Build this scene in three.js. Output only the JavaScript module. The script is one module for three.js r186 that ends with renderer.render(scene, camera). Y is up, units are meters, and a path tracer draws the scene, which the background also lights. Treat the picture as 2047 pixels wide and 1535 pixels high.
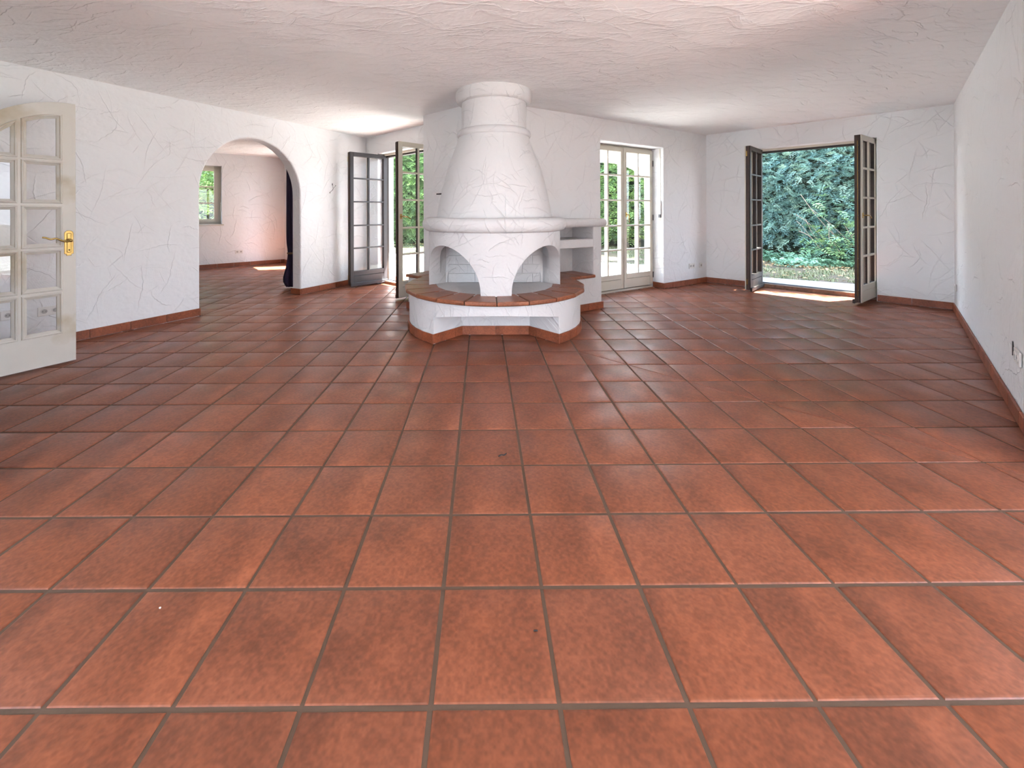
import * as THREE from 'three';
import { RoundedBoxGeometry } from 'three/addons/geometries/RoundedBoxGeometry.js';
import { mergeGeometries, toCreasedNormals } from 'three/addons/utils/BufferGeometryUtils.js';
import { Brush, Evaluator, SUBTRACTION, INTERSECTION } from 'three-bvh-csg';

// ---------------------------------------------------------------- camera, sky, sun, exposure
const W = 2047, HH = 1535, F = 816.57, CX = 969.4, CY = 422.6, EYE = 1.2037;
const scene = new THREE.Scene();
const camera = new THREE.PerspectiveCamera(2 * Math.atan(HH / 2 / F) * 180 / Math.PI, W / HH, 0.05, 200);
camera.position.set(0, EYE, 0);
camera.rotation.z = -0.003;
camera.setViewOffset(W, HH, W / 2 - CX, HH / 2 - CY, W, HH);
scene.add(camera);
const renderer = new THREE.WebGLRenderer({ antialias: true });
renderer.toneMapping = THREE.LinearToneMapping;
renderer.toneMappingExposure = 7.8;
renderer.shadowMap.enabled = true;
const SKY = 1.5;
const sunDir = new THREE.Vector3(0.44, 0.88, -0.115).normalize();
{ // bright summer sky with thin haze: pale blue overhead, near white towards the horizon
  const w = 256, h = 128, d = new Float32Array(w * h * 4);
  for (let y = 0; y < h; y++) for (let x = 0; x < w; x++) { const e = Math.max(0, Math.sin(((y + 0.5) / h - 0.5) * Math.PI)), k = Math.pow(1 - e, 1.6), i = (y * w + x) * 4; d[i] = SKY * (0.64 + 0.28 * k); d[i + 1] = SKY * (0.85 + 0.15 * k); d[i + 2] = SKY * (1.22 - 0.10 * k); d[i + 3] = 1; }
  const t = new THREE.DataTexture(d, w, h, THREE.RGBAFormat, THREE.FloatType); t.mapping = THREE.EquirectangularReflectionMapping; t.magFilter = THREE.LinearFilter; t.needsUpdate = true; scene.background = t; scene.environment = t;
}
const sun = new THREE.DirectionalLight(new THREE.Color(1, 0.98, 0.94), 13);
sun.name = 'sun';
sun.position.copy(sunDir).multiplyScalar(40); sun.target.position.set(0, 0, 0);
sun.castShadow = true; sun.shadow.mapSize.set(4096, 4096);
Object.assign(sun.shadow.camera, { left: -20, right: 20, top: 20, bottom: -20, near: 1, far: 90 });
scene.add(sun, sun.target);

// ---------------------------------------------------------------- helpers
const H = 2.48, PITCH = 0.315;
function rng(seed) { let s = seed >>> 0; return () => { s = (s + 0x6d2b79f5) | 0; let t = Math.imul(s ^ (s >>> 15), 1 | s); t = (t + Math.imul(t ^ (t >>> 7), 61 | t)) ^ t; return ((t ^ (t >>> 14)) >>> 0) / 4294967296; }; }
const V3 = (X, y, Zd) => new THREE.Vector3(X, y, -Zd);
const used = new Map();
function numbered(n) { const k = used.get(n) || 0; used.set(n, k + 1); return k ? n + '_' + String(k).padStart(3, '0') : n; }
function tag(o, label, category, kind, group) { if (label) o.userData.label = label; if (category) o.userData.category = category; if (kind) o.userData.kind = kind; if (group) o.userData.group = group; return o; }
function top(name, label, category, kind, group) { const g = new THREE.Group(); g.name = numbered(name); scene.add(g); return tag(g, label, category, kind, group); }
function M(name, geo, mat, parent) {
  const m = new THREE.Mesh(geo, mat);
  m.name = parent === scene ? numbered(name) : pname(parent, name); m.castShadow = m.receiveShadow = true; parent.add(m); return m;
}
function pname(parent, name) { const c = parent.userData._c || (Object.defineProperty(parent.userData, '_c', { value: new Map(), enumerable: false }), parent.userData._c); const k = c.get(name) || 0; c.set(name, k + 1); return k ? name + '_' + String(k).padStart(3, '0') : name; }
function box(x0, x1, y0, y1, z0, z1) { const g = new THREE.BoxGeometry(Math.abs(x1 - x0), y1 - y0, Math.abs(z1 - z0)); g.translate((x0 + x1) / 2, (y0 + y1) / 2, (z0 + z1) / 2); return g; }
function rbox(x0, x1, y0, y1, z0, z1, r = 0.004, seg = 2) { const g = new RoundedBoxGeometry(Math.abs(x1 - x0), Math.abs(y1 - y0), Math.abs(z1 - z0), seg, r); g.translate((x0 + x1) / 2, (y0 + y1) / 2, (z0 + z1) / 2); return g; }
// uv in metres by the dominant axis of the face
function uvm(geo, s = 1, ox = 0, oy = 0) {
  let g = geo.index ? geo.toNonIndexed() : geo;
  const p = g.attributes.position, n = p.count, uv = new Float32Array(n * 2), a = new THREE.Vector3(), b = new THREE.Vector3(), c = new THREE.Vector3();
  for (let i = 0; i < n; i += 3) {
    a.fromBufferAttribute(p, i); b.fromBufferAttribute(p, i + 1); c.fromBufferAttribute(p, i + 2);
    const nn = b.clone().sub(a).cross(c.clone().sub(a)); const ax = Math.abs(nn.x), ay = Math.abs(nn.y), az = Math.abs(nn.z);
    [a, b, c].forEach((v, k) => { let u, w; if (az >= ax && az >= ay) { u = v.x; w = v.y; } else if (ax >= ay) { u = v.z; w = v.y; } else { u = v.x; w = v.z; } uv[(i + k) * 2] = u * s + ox; uv[(i + k) * 2 + 1] = w * s + oy; });
  }
  g.setAttribute('uv', new THREE.BufferAttribute(uv, 2)); return g;
}
// uv round an upright axis
function uvc(geo, cx, cz, R, s = 1) {
  let g = geo.index ? geo.toNonIndexed() : geo; const p = g.attributes.position, n = p.count, uv = new Float32Array(n * 2);
  for (let i = 0; i < n; i += 3) { let a0 = null; for (let k = 0; k < 3; k++) { let a = Math.atan2(p.getX(i + k) - cx, p.getZ(i + k) - cz); if (a0 === null) a0 = a; while (a - a0 > Math.PI) a -= 2 * Math.PI; while (a - a0 < -Math.PI) a += 2 * Math.PI; uv[(i + k) * 2] = a * R * s; uv[(i + k) * 2 + 1] = (p.getY(i + k) + 0.7 * Math.hypot(p.getX(i + k) - cx, p.getZ(i + k) - cz)) * s; } }
  g.setAttribute('uv', new THREE.BufferAttribute(uv, 2)); return g;
}
function shp(pts) { const s = new THREE.Shape(); pts.forEach((p, i) => i ? s.lineTo(p[0], p[1]) : s.moveTo(p[0], p[1])); s.closePath(); return s; }
function pathOf(pts) { const s = new THREE.Path(); pts.forEach((p, i) => i ? s.lineTo(p[0], p[1]) : s.moveTo(p[0], p[1])); s.closePath(); return s; }
function ext(shape, depth, o = {}) { return new THREE.ExtrudeGeometry(shape, { depth, bevelEnabled: false, curveSegments: 24, ...o }); }
// plan polygon (X, Zd) extruded between two heights
function plan(pts, y0, y1, o = {}) { const g = ext(shp(pts), y1 - y0, o); g.rotateX(-Math.PI / 2); g.translate(0, y0, 0); return g; } // shape y = depth -> world -z
function tube(pts, r, seg = 24, rs = 8) { return new THREE.TubeGeometry(new THREE.CatmullRomCurve3(pts), seg, r, rs, false); }
function frameAt(o, P, d) { o.position.set(P[0], 0, -P[1]); o.rotation.y = Math.atan2(d[1], d[0]); return o; }
const unit = (a) => { const l = Math.hypot(a[0], a[1]); return [a[0] / l, a[1] / l]; };

// ---------------------------------------------------------------- textures
function dataTex(n, fn, srgb, m = n) {
  const d = new Uint8Array(n * m * 4);
  for (let y = 0; y < m; y++) for (let x = 0; x < n; x++) { const c = fn(x / n, y / m, x, y), i = (y * n + x) * 4; d[i] = c[0] * 255; d[i + 1] = c[1] * 255; d[i + 2] = c[2] * 255; d[i + 3] = 255; }
  const t = new THREE.DataTexture(d, n, m); t.wrapS = t.wrapT = THREE.RepeatWrapping; t.magFilter = THREE.LinearFilter; t.minFilter = THREE.LinearMipmapLinearFilter; t.generateMipmaps = true;
  if (srgb) t.colorSpace = THREE.SRGBColorSpace; t.needsUpdate = true; return t;
}
function noise2(seed) { // tiling value noise
  const r = rng(seed), T = new Float32Array(4096); for (let i = 0; i < 4096; i++) T[i] = r();
  return (u, v, f) => { const x = u * f, y = v * f, xi = Math.floor(x), yi = Math.floor(y), a = x - xi, b = y - yi, s = a * a * (3 - 2 * a), t = b * b * (3 - 2 * b);
    const h = (i, j) => T[((((i % f) + f) % f) * 57 + (((j % f) + f) % f) * 131 + f * 17) & 4095]; const l = (p, q, w) => p + (q - p) * w;
    return l(l(h(xi, yi), h(xi + 1, yi), s), l(h(xi, yi + 1), h(xi + 1, yi + 1), s), t); };
}
function fbm(n, u, v, f, o) { let s = 0, a = 0.5, t = 0; for (let i = 0; i < o; i++) { s += a * n(u, v, f); t += a; a *= 0.5; f *= 2; } return s / t; }
const clamp = (x) => Math.min(1, Math.max(0, x));
// trowelled plaster: raised patches with a sharp lip, ridges and scratches
function plasterTex(seed, N, strokes, ridges, aligned, grain) {
  const r = rng(seed), nz = noise2(seed + 1), h = new Float32Array(N * N);
  for (let y = 0; y < N; y++) for (let x = 0; x < N; x++) h[y * N + x] = 0.30 + 0.22 * fbm(nz, x / N, y / N, 4, 4) + grain * fbm(nz, x / N, y / N, 64, 2);
  const add = (x, y, v) => { const i = ((y % N) + N) % N * N + ((x % N) + N) % N; h[i] += v; };
  for (let k = 0; k < strokes; k++) {
    const cx = r() * N, cy = r() * N, an = aligned ? (r() - 0.5) * 1.1 : r() * Math.PI * 2, L = (0.04 + 0.09 * r()) * N, Wd = (0.018 + 0.04 * r()) * N, bend = (r() - 0.5) * 0.9, hh = 0.08 + 0.15 * r(), sd = r() * 99;
    const c = Math.cos(an), s = Math.sin(an), R = Math.ceil(L + Wd);
    for (let j = -R; j <= R; j++) for (let i = -R; i <= R; i++) {
      const a = (i * c + j * s) / L; let b = (-i * s + j * c) / Wd; b += bend * a * a * 2 + 0.07 * Math.sin(a * 5 + sd) + 0.025 * Math.sin(a * 19 + sd * 3);
      if (Math.abs(a) > 1 || b < -1 || b > 1) continue;
      const w = 1 - a * a, ramp = (b + 1) / 2; // climbs to a lip at b = 1
      add(Math.round(cx + i), Math.round(cy + j), hh * w * (ramp * ramp * 0.8 + (b > 0.8 ? 0.3 : 0)) + 0.004 * w * Math.sin(b * 30 + sd));
    }
  }
  for (let k = 0; k < ridges; k++) { // thin ridges
    let x = r() * N, y = r() * N, an = aligned ? (r() - 0.5) * 1.3 : r() * Math.PI * 2; const n = (0.03 + 0.09 * r()) * N, cv = (r() - 0.5) * 0.012, hh = (r() < 0.72 ? 1 : -1) * (0.10 + 0.16 * r());
    for (let i = 0; i < n; i++) { const f = Math.sin(Math.PI * i / n) * hh; for (let q = -2; q <= 2; q++) add(Math.round(x - Math.sin(an) * q), Math.round(y + Math.cos(an) * q), f * Math.exp(-q * q / 1.6) * 0.6); x += Math.cos(an); y += Math.sin(an); an += cv; }
  }
  return dataTex(N, (u, v, x, y) => { const a = clamp(h[y * N + x]); return [a, a, a]; });
}
const nA = noise2(11), nB = noise2(23), nC = noise2(37);
const wallBump = plasterTex(5, 1024, 130, 75, false, 0.10);
const ceilBump = plasterTex(8, 1024, 300, 190, true, 0.10);
const tileMap = dataTex(512, (u, v) => { const a = fbm(nA, u, v, 5, 4), b = fbm(nB, u, v, 64, 2), c = fbm(nC, u, v, 3, 5); const k = 0.80 + 0.22 * (a - 0.5) + 0.22 * (b - 0.5), w = clamp((c - 0.62) * 5) * 0.10; return [clamp(k * 1.02 + w), clamp(k * 0.99 + w), clamp(k * 0.98 + w)]; }, true);
const tileBump = dataTex(512, (u, v) => { const a = 0.5 * fbm(nB, u, v, 6, 3) + 0.5 * fbm(nA, u, v, 80, 2); return [a, a, a]; });
const tileRough = dataTex(256, (u, v) => { const a = 0.78 + 0.5 * (fbm(nC, u, v, 4, 4) - 0.5); return [a, a, a]; });
const creamMap = dataTex(512, (u, v) => { const a = fbm(nA, u, v, 4, 5), g = fbm(nB, u, v * 1, 8, 3); const st = clamp((a - 0.55) * 3.2) * 0.30; return [clamp(0.93 - st * 0.55 + 0.05 * (g - 0.5)), clamp(0.93 - st * 0.75 + 0.05 * (g - 0.5)), clamp(0.93 - st * 1.15 + 0.05 * (g - 0.5))]; }, true);
const woodMap = dataTex(256, (u, v) => { const a = fbm(nA, u, v, 32, 2) * 0.5 + 0.5 * fbm(nC, u * 1, v, 4, 3); const k = 0.65 + 0.5 * (a - 0.5); return [k, k, k]; }, true);
const paveMap = dataTex(512, (u, v) => { const a = fbm(nA, u, v, 6, 5), b = fbm(nB, u, v, 90, 2); const k = 0.8 + 0.3 * (a - 0.5) + 0.2 * (b - 0.5); return [k, k, k * 0.98]; }, true);
const earthMap = dataTex(512, (u, v) => { const a = fbm(nA, u, v, 8, 5), b = fbm(nC, u, v, 30, 3); const g = 0.5 * clamp((b - 0.45) * 4); const k = 0.7 + 0.5 * (a - 0.5); return [k * (0.95 - 0.35 * g), k * (0.85 - 0.1 * g), k * (0.7 - 0.35 * g)]; }, true);

// ---------------------------------------------------------------- materials
const lin = (r, g, b) => new THREE.Color().setRGB(r, g, b);
const S = (o) => new THREE.MeshStandardMaterial({ roughness: 0.6, metalness: 0, ...o });
const rep = (t, k) => { const c = t.clone(); c.repeat.set(k, k); c.needsUpdate = true; return c; };
const plaster = S({ name: 'plaster', color: lin(0.845, 0.855, 0.865), roughness: 0.85, bumpMap: rep(wallBump, 1 / 2.3), bumpScale: 0.028 });
const plasterSmooth = S({ name: 'plaster_fire', color: lin(0.67, 0.67, 0.675), roughness: 0.85, bumpMap: rep(wallBump, 1 / 1.5), bumpScale: 0.024 });
const ceilPlaster = S({ name: 'plaster_ceiling', color: lin(0.91, 0.915, 0.92), roughness: 0.88, bumpMap: rep(ceilBump, 1 / 2.1), bumpScale: 0.030 });
const tileMat = S({ name: 'terracotta', color: lin(0.345, 0.116, 0.057), map: tileMap, bumpMap: tileBump, bumpScale: 0.0008, roughness: 0.5, roughnessMap: tileRough, vertexColors: true });
const groutMat = S({ name: 'grout', color: lin(0.11, 0.072, 0.048), roughness: 0.95, bumpMap: tileBump, bumpScale: 0.002 });
const skirtMat = S({ name: 'skirting_tile', color: lin(0.40, 0.12, 0.052), map: tileMap, bumpMap: tileBump, bumpScale: 0.001, roughness: 0.5, vertexColors: true });
const benchMat = S({ name: 'bench_tile', color: lin(0.40, 0.145, 0.07), map: tileMap, roughness: 0.36, vertexColors: true });
const cream = S({ name: 'cream_paint', color: lin(0.64, 0.605, 0.51), roughness: 0.45 });
const creamOld = S({ name: 'stained_cream_paint', color: lin(0.80, 0.775, 0.70), map: creamMap, roughness: 0.42 });
const darkWood = S({ name: 'dark_brown_wood', color: lin(0.062, 0.036, 0.024), map: woodMap, roughness: 0.5 });
const edgeWood = S({ name: 'brown_edge_wood', color: lin(0.11, 0.05, 0.03), map: woodMap, roughness: 0.5 });
const greyWood = S({ name: 'dark_grey_paint', color: lin(0.048, 0.046, 0.05), roughness: 0.42 });
const sillWood = S({ name: 'sill_wood', color: lin(0.50, 0.28, 0.16), map: woodMap, roughness: 0.5 });
const brass = S({ name: 'brass', color: lin(0.42, 0.285, 0.095), roughness: 0.24, metalness: 1 });
const white = S({ name: 'white_plastic', color: lin(0.78, 0.77, 0.74), roughness: 0.35 });
const greyIn = S({ name: 'socket_insert', color: lin(0.42, 0.41, 0.39), roughness: 0.5 });
const black = S({ name: 'black', color: lin(0.015, 0.015, 0.015), roughness: 0.6 });
const metal = S({ name: 'dark_metal', color: lin(0.10, 0.10, 0.11), roughness: 0.4, metalness: 0.8 });
const glass = new THREE.MeshPhysicalMaterial({ name: 'pane_glass', color: 0xffffff, transmission: 1, thickness: 0, roughness: 0.0, ior: 1.45 });
const paving = S({ name: 'paving', color: lin(0.42, 0.41, 0.395), map: paveMap, roughness: 0.9 });
const palePaving = S({ name: 'pale_paving', color: lin(0.72, 0.71, 0.68), map: paveMap, roughness: 0.9 });
const earth = S({ name: 'dry_lawn', color: lin(0.20, 0.18, 0.165), map: rep(earthMap, 0.6), roughness: 0.95 });
const curtainMat = S({ name: 'purple_velvet', color: lin(0.022, 0.014, 0.05), roughness: 0.8 });
const bark = S({ name: 'bark', color: lin(0.16, 0.12, 0.085), map: woodMap, roughness: 0.9 });
const hedgeCore = S({ name: 'hedge_core', color: lin(0.018, 0.024, 0.014), roughness: 1 });

// ---------------------------------------------------------------- plan of the house (X to the right, Zd away from the camera)
const P1 = [-4.19, 3.182], d1 = unit([0.481, 0.877]);
const P2 = [-2.052, 7.077], d2 = unit([0.733, -0.68]);
const P4 = [-0.82, 5.43], d4 = unit([0.745, -0.667]);
const PB = [0.016, 4.68], dB = unit([0.86, 0.511]);
const PC = [3.735, 6.892], dC = unit([0.697, -0.717]);
const PD = [5.652, 4.92], dD = unit([-0.71, -0.705]);
const P0 = [-2.33, 1.515], d0 = unit([-0.745, 0.667]);
const sB0 = 0.583; // wall B distances were measured from a point this far along it
const outline = [[-3.7, -3.3], [3.7, -3.3], [3.7, 1.05], [2.95, 1.78], [6.08, 4.92], [3.735, 7.32], [0.33, 5.28], [-1.75, 7.32], [-2.35, 7.45], [-4.55, 10.0], [-4.85, 10.05], [-7.85, 7.6], [-5.9, 5.1], [-5.3, 4.0], [-5.9, 3.2], [-3.7, 0.6]];

// floor -----------------------------------------------------------
const yaw = 0.0053, cy_ = Math.cos(yaw), sy_ = Math.sin(yaw), X0 = -0.4138, Z0 = 3.1585;
const grid = (i, n) => { const X = (i + X0) * PITCH, Z = (n + Z0) * PITCH; return [cy_ * X - sy_ * Z, sy_ * X + cy_ * Z]; };
const floor = top('floor', 'terracotta tiled floor with dark grey joints running under the whole room', 'floor', 'structure');
M('screed', uvm(plan(outline, -0.2, -0.004)), groutMat, floor);
function tintGeo(g, c) { const n = g.attributes.position.count, a = new Float32Array(n * 3); for (let i = 0; i < n; i++) { a[i * 3] = c[0]; a[i * 3 + 1] = c[1]; a[i * 3 + 2] = c[2]; } g.setAttribute('color', new THREE.BufferAttribute(a, 3)); return g; }
function tint(r, s = 1) { const k = 1 + (r() - 0.5) * 0.18 * s, w = (r() - 0.5) * 0.12 * s; return [k * (1 + w * 0.3), k * (1 - w * 0.2), k * (1 - w)]; }
// convex polygon (about its own origin) as a pillow-edged tile, top at y = 0
function tileGeo(poly, inset, c, uo, uo2, h = 0.012, bev = 0.005, uvs = 1.6) {
  const n = poly.length, off = (d) => poly.map((p, i) => { // inset polygon
    const a = poly[(i + n - 1) % n], b = poly[(i + 1) % n], e1 = unit([p[0] - a[0], p[1] - a[1]]), e2 = unit([b[0] - p[0], b[1] - p[1]]);
    const n1 = [-e1[1], e1[0]], n2 = [-e2[1], e2[0]], k = d / Math.max(0.25, 1 + n1[0] * n2[0] + n1[1] * n2[1]); return [p[0] + (n1[0] + n2[0]) * k, p[1] + (n1[1] + n2[1]) * k]; });
  const rings = [[off(inset), -h], [off(inset), -0.0035], [off(inset + bev * 0.35), -0.001], [off(inset + bev), 0]], pos = [], col = [], uv = [];
  const put = (p, y) => { pos.push(p[0], y, -p[1]); col.push(c[0], c[1], c[2]); uv.push(p[0] * uvs + uo, p[1] * uvs + uo2); };
  for (let k = 0; k < 3; k++) for (let i = 0; i < n; i++) { const j = (i + 1) % n, A = rings[k], B = rings[k + 1]; put(A[0][i], A[1]); put(A[0][j], A[1]); put(B[0][j], B[1]); put(A[0][i], A[1]); put(B[0][j], B[1]); put(B[0][i], B[1]); }
  const T = rings[3][0]; for (let i = 1; i < n - 1; i++) { put(T[0], 0); put(T[i], 0); put(T[i + 1], 0); }
  const g = new THREE.BufferGeometry(); g.setAttribute('position', new THREE.Float32BufferAttribute(pos, 3)); g.setAttribute('color', new THREE.Float32BufferAttribute(col, 3)); g.setAttribute('uv', new THREE.Float32BufferAttribute(uv, 2)); g.computeVertexNormals();
  return toCreasedNormals(g, 0.6);
}
const inside = (p, poly) => { let c = false; for (let i = 0, j = poly.length - 1; i < poly.length; j = i++) { const a = poly[i], b = poly[j]; if ((a[1] > p[1]) !== (b[1] > p[1]) && p[0] < (b[0] - a[0]) * (p[1] - a[1]) / (b[1] - a[1]) + a[0]) c = !c; } return c; };
function clip(poly, p, nrm) { const out = []; for (let i = 0; i < poly.length; i++) { const a = poly[i], b = poly[(i + 1) % poly.length], da = (a[0] - p[0]) * nrm[0] + (a[1] - p[1]) * nrm[1], db = (b[0] - p[0]) * nrm[0] + (b[1] - p[1]) * nrm[1]; if (da >= 0) out.push(a); if ((da < 0) !== (db < 0)) { const t = da / (da - db); out.push([a[0] + (b[0] - a[0]) * t, a[1] + (b[1] - a[1]) * t]); } } return out; }
{
  const r = rng(77), cells = [], n1 = [d1[1], -d1[0]], cut = [P1[0] - n1[0] * 0.0, P1[1] - n1[1] * 0.0];
  for (let n = -14; n < 29; n++) for (let i = -26; i < 24; i++) {
    const q = [grid(i, n), grid(i + 1, n), grid(i + 1, n + 1), grid(i, n + 1)], c = grid(i + 0.5, n + 0.5);
    if (!inside(c, outline) && !q.some((p) => inside(p, outline))) continue;
    let polys = [q];
    if (i + n === 10 && i >= 3 && i <= 10) polys = [[q[0], q[1], q[3]], [q[1], q[2], q[3]]]; // the row of tiles cut corner to corner
    const s0 = (c[0] - P1[0]) * d1[0] + (c[1] - P1[1]) * d1[1];
    if (s0 > 1.5 && s0 < 3.3) { const A = clip(q, cut, n1), B = clip(q, cut, [-n1[0], -n1[1]]); const big = (p) => { let a = 0; p.forEach((v, k) => { const w = p[(k + 1) % p.length]; a += v[0] * w[1] - w[0] * v[1]; }); return Math.abs(a / 2) > 0.006; }; const both = [A, B].filter((p) => p.length > 2 && big(p)); if (both.length === 2) polys = both; }
    for (const poly of polys) {
      const m = [0, 0]; poly.forEach((p) => { m[0] += p[0] / poly.length; m[1] += p[1] / poly.length; });
      const px = CX + F * m[0] / m[1], py = CY + F * EYE / m[1], vis = m[1] > 0.75 && px > -110 && px < 2160 && py < 1680;
      cells.push({ poly, m, key: vis ? m[0] * m[0] * 0.05 + m[1] * m[1] : 1e6 + m[1], full: poly.length === 4 && polys.length === 1 });
    }
  }
  cells.sort((a, b) => a.key - b.key);
  const variants = []; for (let k = 0; k < 40; k++) { const q = [grid(0, 0), grid(1, 0), grid(1, 1), grid(0, 1)], c = grid(0.5, 0.5); variants.push(tileGeo(q.map((p) => [p[0] - c[0], p[1] - c[1]]), 0.0055 + 0.0012 * r(), tint(r), r() * 3, r() * 3, 0.012, 0.007)); }
  const rest = [];
  cells.forEach((c, k) => {
    const jx = (r() - 0.5) * 0.002, jy = (r() - 0.5) * 0.0012;
    if (k < 300 && c.key < 1e6) {
      const g = c.full ? variants[Math.floor(r() * 40)] : tileGeo(c.poly.map((p) => [p[0] - c.m[0], p[1] - c.m[1]]), 0.003, tint(r), r() * 3, r() * 3, 0.012, 0.005);
      const t = M('tile', g, tileMat, floor); t.position.set(c.m[0] + jx, jy, -c.m[1]); t.rotation.set((r() - 0.5) * 0.003, (r() - 0.5) * 0.006, (r() - 0.5) * 0.003);
    } else { const g = tileGeo(c.poly.map((p) => [p[0] - c.m[0], p[1] - c.m[1]]), c.full ? 0.006 : 0.003, tint(r), r() * 3, r() * 3, 0.010, 0.006); g.translate(c.m[0], jy * 0.6, -c.m[1]); rest.push(g); }
  });
  const f = M('tile', mergeGeometries(rest), tileMat, floor); f.userData.kind = 'stuff';
}

// ceiling -----------------------------------------------------------
tag(M('ceiling', uvm(plan(outline, H, H + 0.3)), ceilPlaster, scene), 'white ceiling of roughly trowelled plaster over the whole room', 'ceiling', 'structure');

// walls -----------------------------------------------------------
// a slab along d from P (interior on the +z side of its own frame), holes as arrays of points [s, height]
function wall(name, label, P, d, s0, s1, th, holes = [], mat = plaster, bev = 0.012) {
  const s = shp([[s0, -0.35], [s1, -0.35], [s1, H + 0.1], [s0, H + 0.1]]);
  holes.forEach((h) => s.holes.push(pathOf(h.map((p) => [p[0], Math.max(p[1], -0.085)]))));
  const g = ext(s, th - 2 * bev, { bevelEnabled: true, bevelThickness: bev, bevelSize: bev, bevelOffset: -bev, bevelSegments: 3 }); g.translate(0, 0, -th + bev);
  const m = M(name, uvm(g, 1, P[0], P[1]), mat, scene); frameAt(m, P, d); return tag(m, label, 'wall', 'structure');
}
const rect = (a, b, y0, y1) => [[a, y0], [a, y1], [b, y1], [b, y0]];
// the arch in the left wall
const sA = 0.275; // offset of P1 before the measured origin
const archL = 1.80, archR = 3.135, archPts = (() => { const p = [[archL, -0.2]], c = (archL + archR) / 2, a = (archR - archL) / 2, sp = 1.445, b = 0.72; for (let k = 0; k <= 40; k++) { const t = Math.PI * (1 - k / 40); p.push([c + a * Math.cos(t), sp + b * Math.sin(t)]); } p.push([archR, -0.2]); return p; })();
wall('wall_left', 'white plastered left wall pierced by a round-headed arch', P1, d1, -0.05, 4.48, 0.18, [archPts], plaster, 0.02);
wall('wall_back_left', 'short white wall with an open double garden door left of the fireplace', P2, d2, -0.12, 2.06, 0.32, [rect(0.35, 1.745, -0.2, 2.175)]);
wall('wall_chimney_left', 'white wall to the left of the chimney with an outside corner', P4, d4, 0, 1.2, 0.3);
{ // return of the pier towards the garden wall
  const m = M('wall_chimney_return', uvm(box(0, 0.385, -0.1, H + 0.1, -0.25, 0)), plaster, scene); frameAt(m, [P4[0] + 0.68 * 0.40, P4[1] + 0.733 * 0.40], [-0.68, -0.733]); tag(m, 'narrow side of the chimney wall facing the open garden door', 'wall', 'structure'); }
const bL = 1.25 + sB0, bR = 2.612 + sB0;
wall('wall_back_right', 'white wall behind the fireplace with a closed glazed garden door', PB, dB, -0.12, 4.36, 0.36, [rect(bL, bR, -0.2, 2.18)]);
wall('wall_garden', 'white back wall with the widely opened garden door', PC, dC, -0.1, 2.86, 0.32, [rect(0.71, 2.075, -0.2, 2.165)]);
wall('wall_right', 'long white right wall with vertical trowel marks', PD, dD, -0.3, 4.36, 0.34);
wall('wall_entry', 'white wall holding the arched entrance door at the left', P0, d0, -0.05, 2.5, 0.18, [(() => { const p = [[0.62, -0.2], [0.62, 1.505]]; for (let k = 1; k < 24; k++) { const t = Math.PI * (1 - k / 24); p.push([1.235 + 0.615 * Math.cos(t), 1.505 + 0.585 * Math.sin(t)]); } p.push([1.85, 1.505], [1.85, -0.2]); return p; })()]);
// entrance hall behind it, and the rest of the room behind the camera
const rearWalls = [
  ['wall_hall_end', 'plain white end wall of the entrance hall', [-3.45, 0.15], [-5.75, 2.9], []],
  ['wall_hall_side', 'plain white side wall of the entrance hall', [-5.75, 2.9], [-4.52, 3.3], []],
  ['wall_rear_left', 'plain white left wall behind the camera', [-3.4, -3.0], [-3.4, 0.5], [rect(0.3, 3.2, 0.03, 2.38)]],
  ['wall_rear_corner', 'short white wall behind the camera at the left', [-3.4, 0.5], [-2.33, 1.515], []],
  ['wall_rear_right_corner', 'short white wall behind the camera at the right', [2.58, 1.86], [3.4, 1.0], []],
  ['wall_rear_right', 'white right wall behind the camera with a wide window', [3.4, 1.0], [3.4, -3.0], [rect(0.3, 3.8, 0.03, 2.38)]],
  ['wall_rear', 'white wall behind the camera with a tall window at its left end', [3.4, -3.0], [-3.4, -3.0], [rect(4.9, 6.4, 0.03, 2.3)]],
  ['wall_side_room_back', 'warm white back wall of the side room with a casement window', [-7.4, 7.494], [-4.761, 9.703], [rect(1.795 - 0.75, 1.795 + 0.383, 0.945, 2.21)]],
  ['wall_side_room_right', 'right wall of the side room with a garden door', [-4.761, 9.703], [-2.50, 7.0], [rect(0.75, 1.45, -0.2, 2.2)]],
  ['wall_side_room_left', 'left wall of the side room', [-5.47, 5.19], [-7.4, 7.494], []],
  ['wall_side_room_near', 'near wall of the side room', [-4.55, 3.42], [-5.47, 5.19], []],
];
for (const [n, l, A, B, h] of rearWalls) { const L = Math.hypot(B[0] - A[0], B[1] - A[1]); wall(n, l, A, unit([B[0] - A[0], B[1] - A[1]]), n.endsWith('corner') ? 0 : -0.2, L + 0.2, 0.3, h); }

{ const m = M('roof_eave', uvm(box(-0.3, 2.3, 2.5, 2.62, -1.10, -0.30)), plaster, scene); frameAt(m, P2, d2); tag(m, 'white roof overhang above the open garden door left of the fireplace', 'eave', 'structure'); }
{ const m = M('roof_eave', uvm(box(-0.2, 3.2, 2.5, 2.62, -0.66, -0.30)), plaster, scene); frameAt(m, PC, dC); tag(m, 'narrow white roof overhang above the widely opened garden door', 'eave', 'structure'); }
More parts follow.
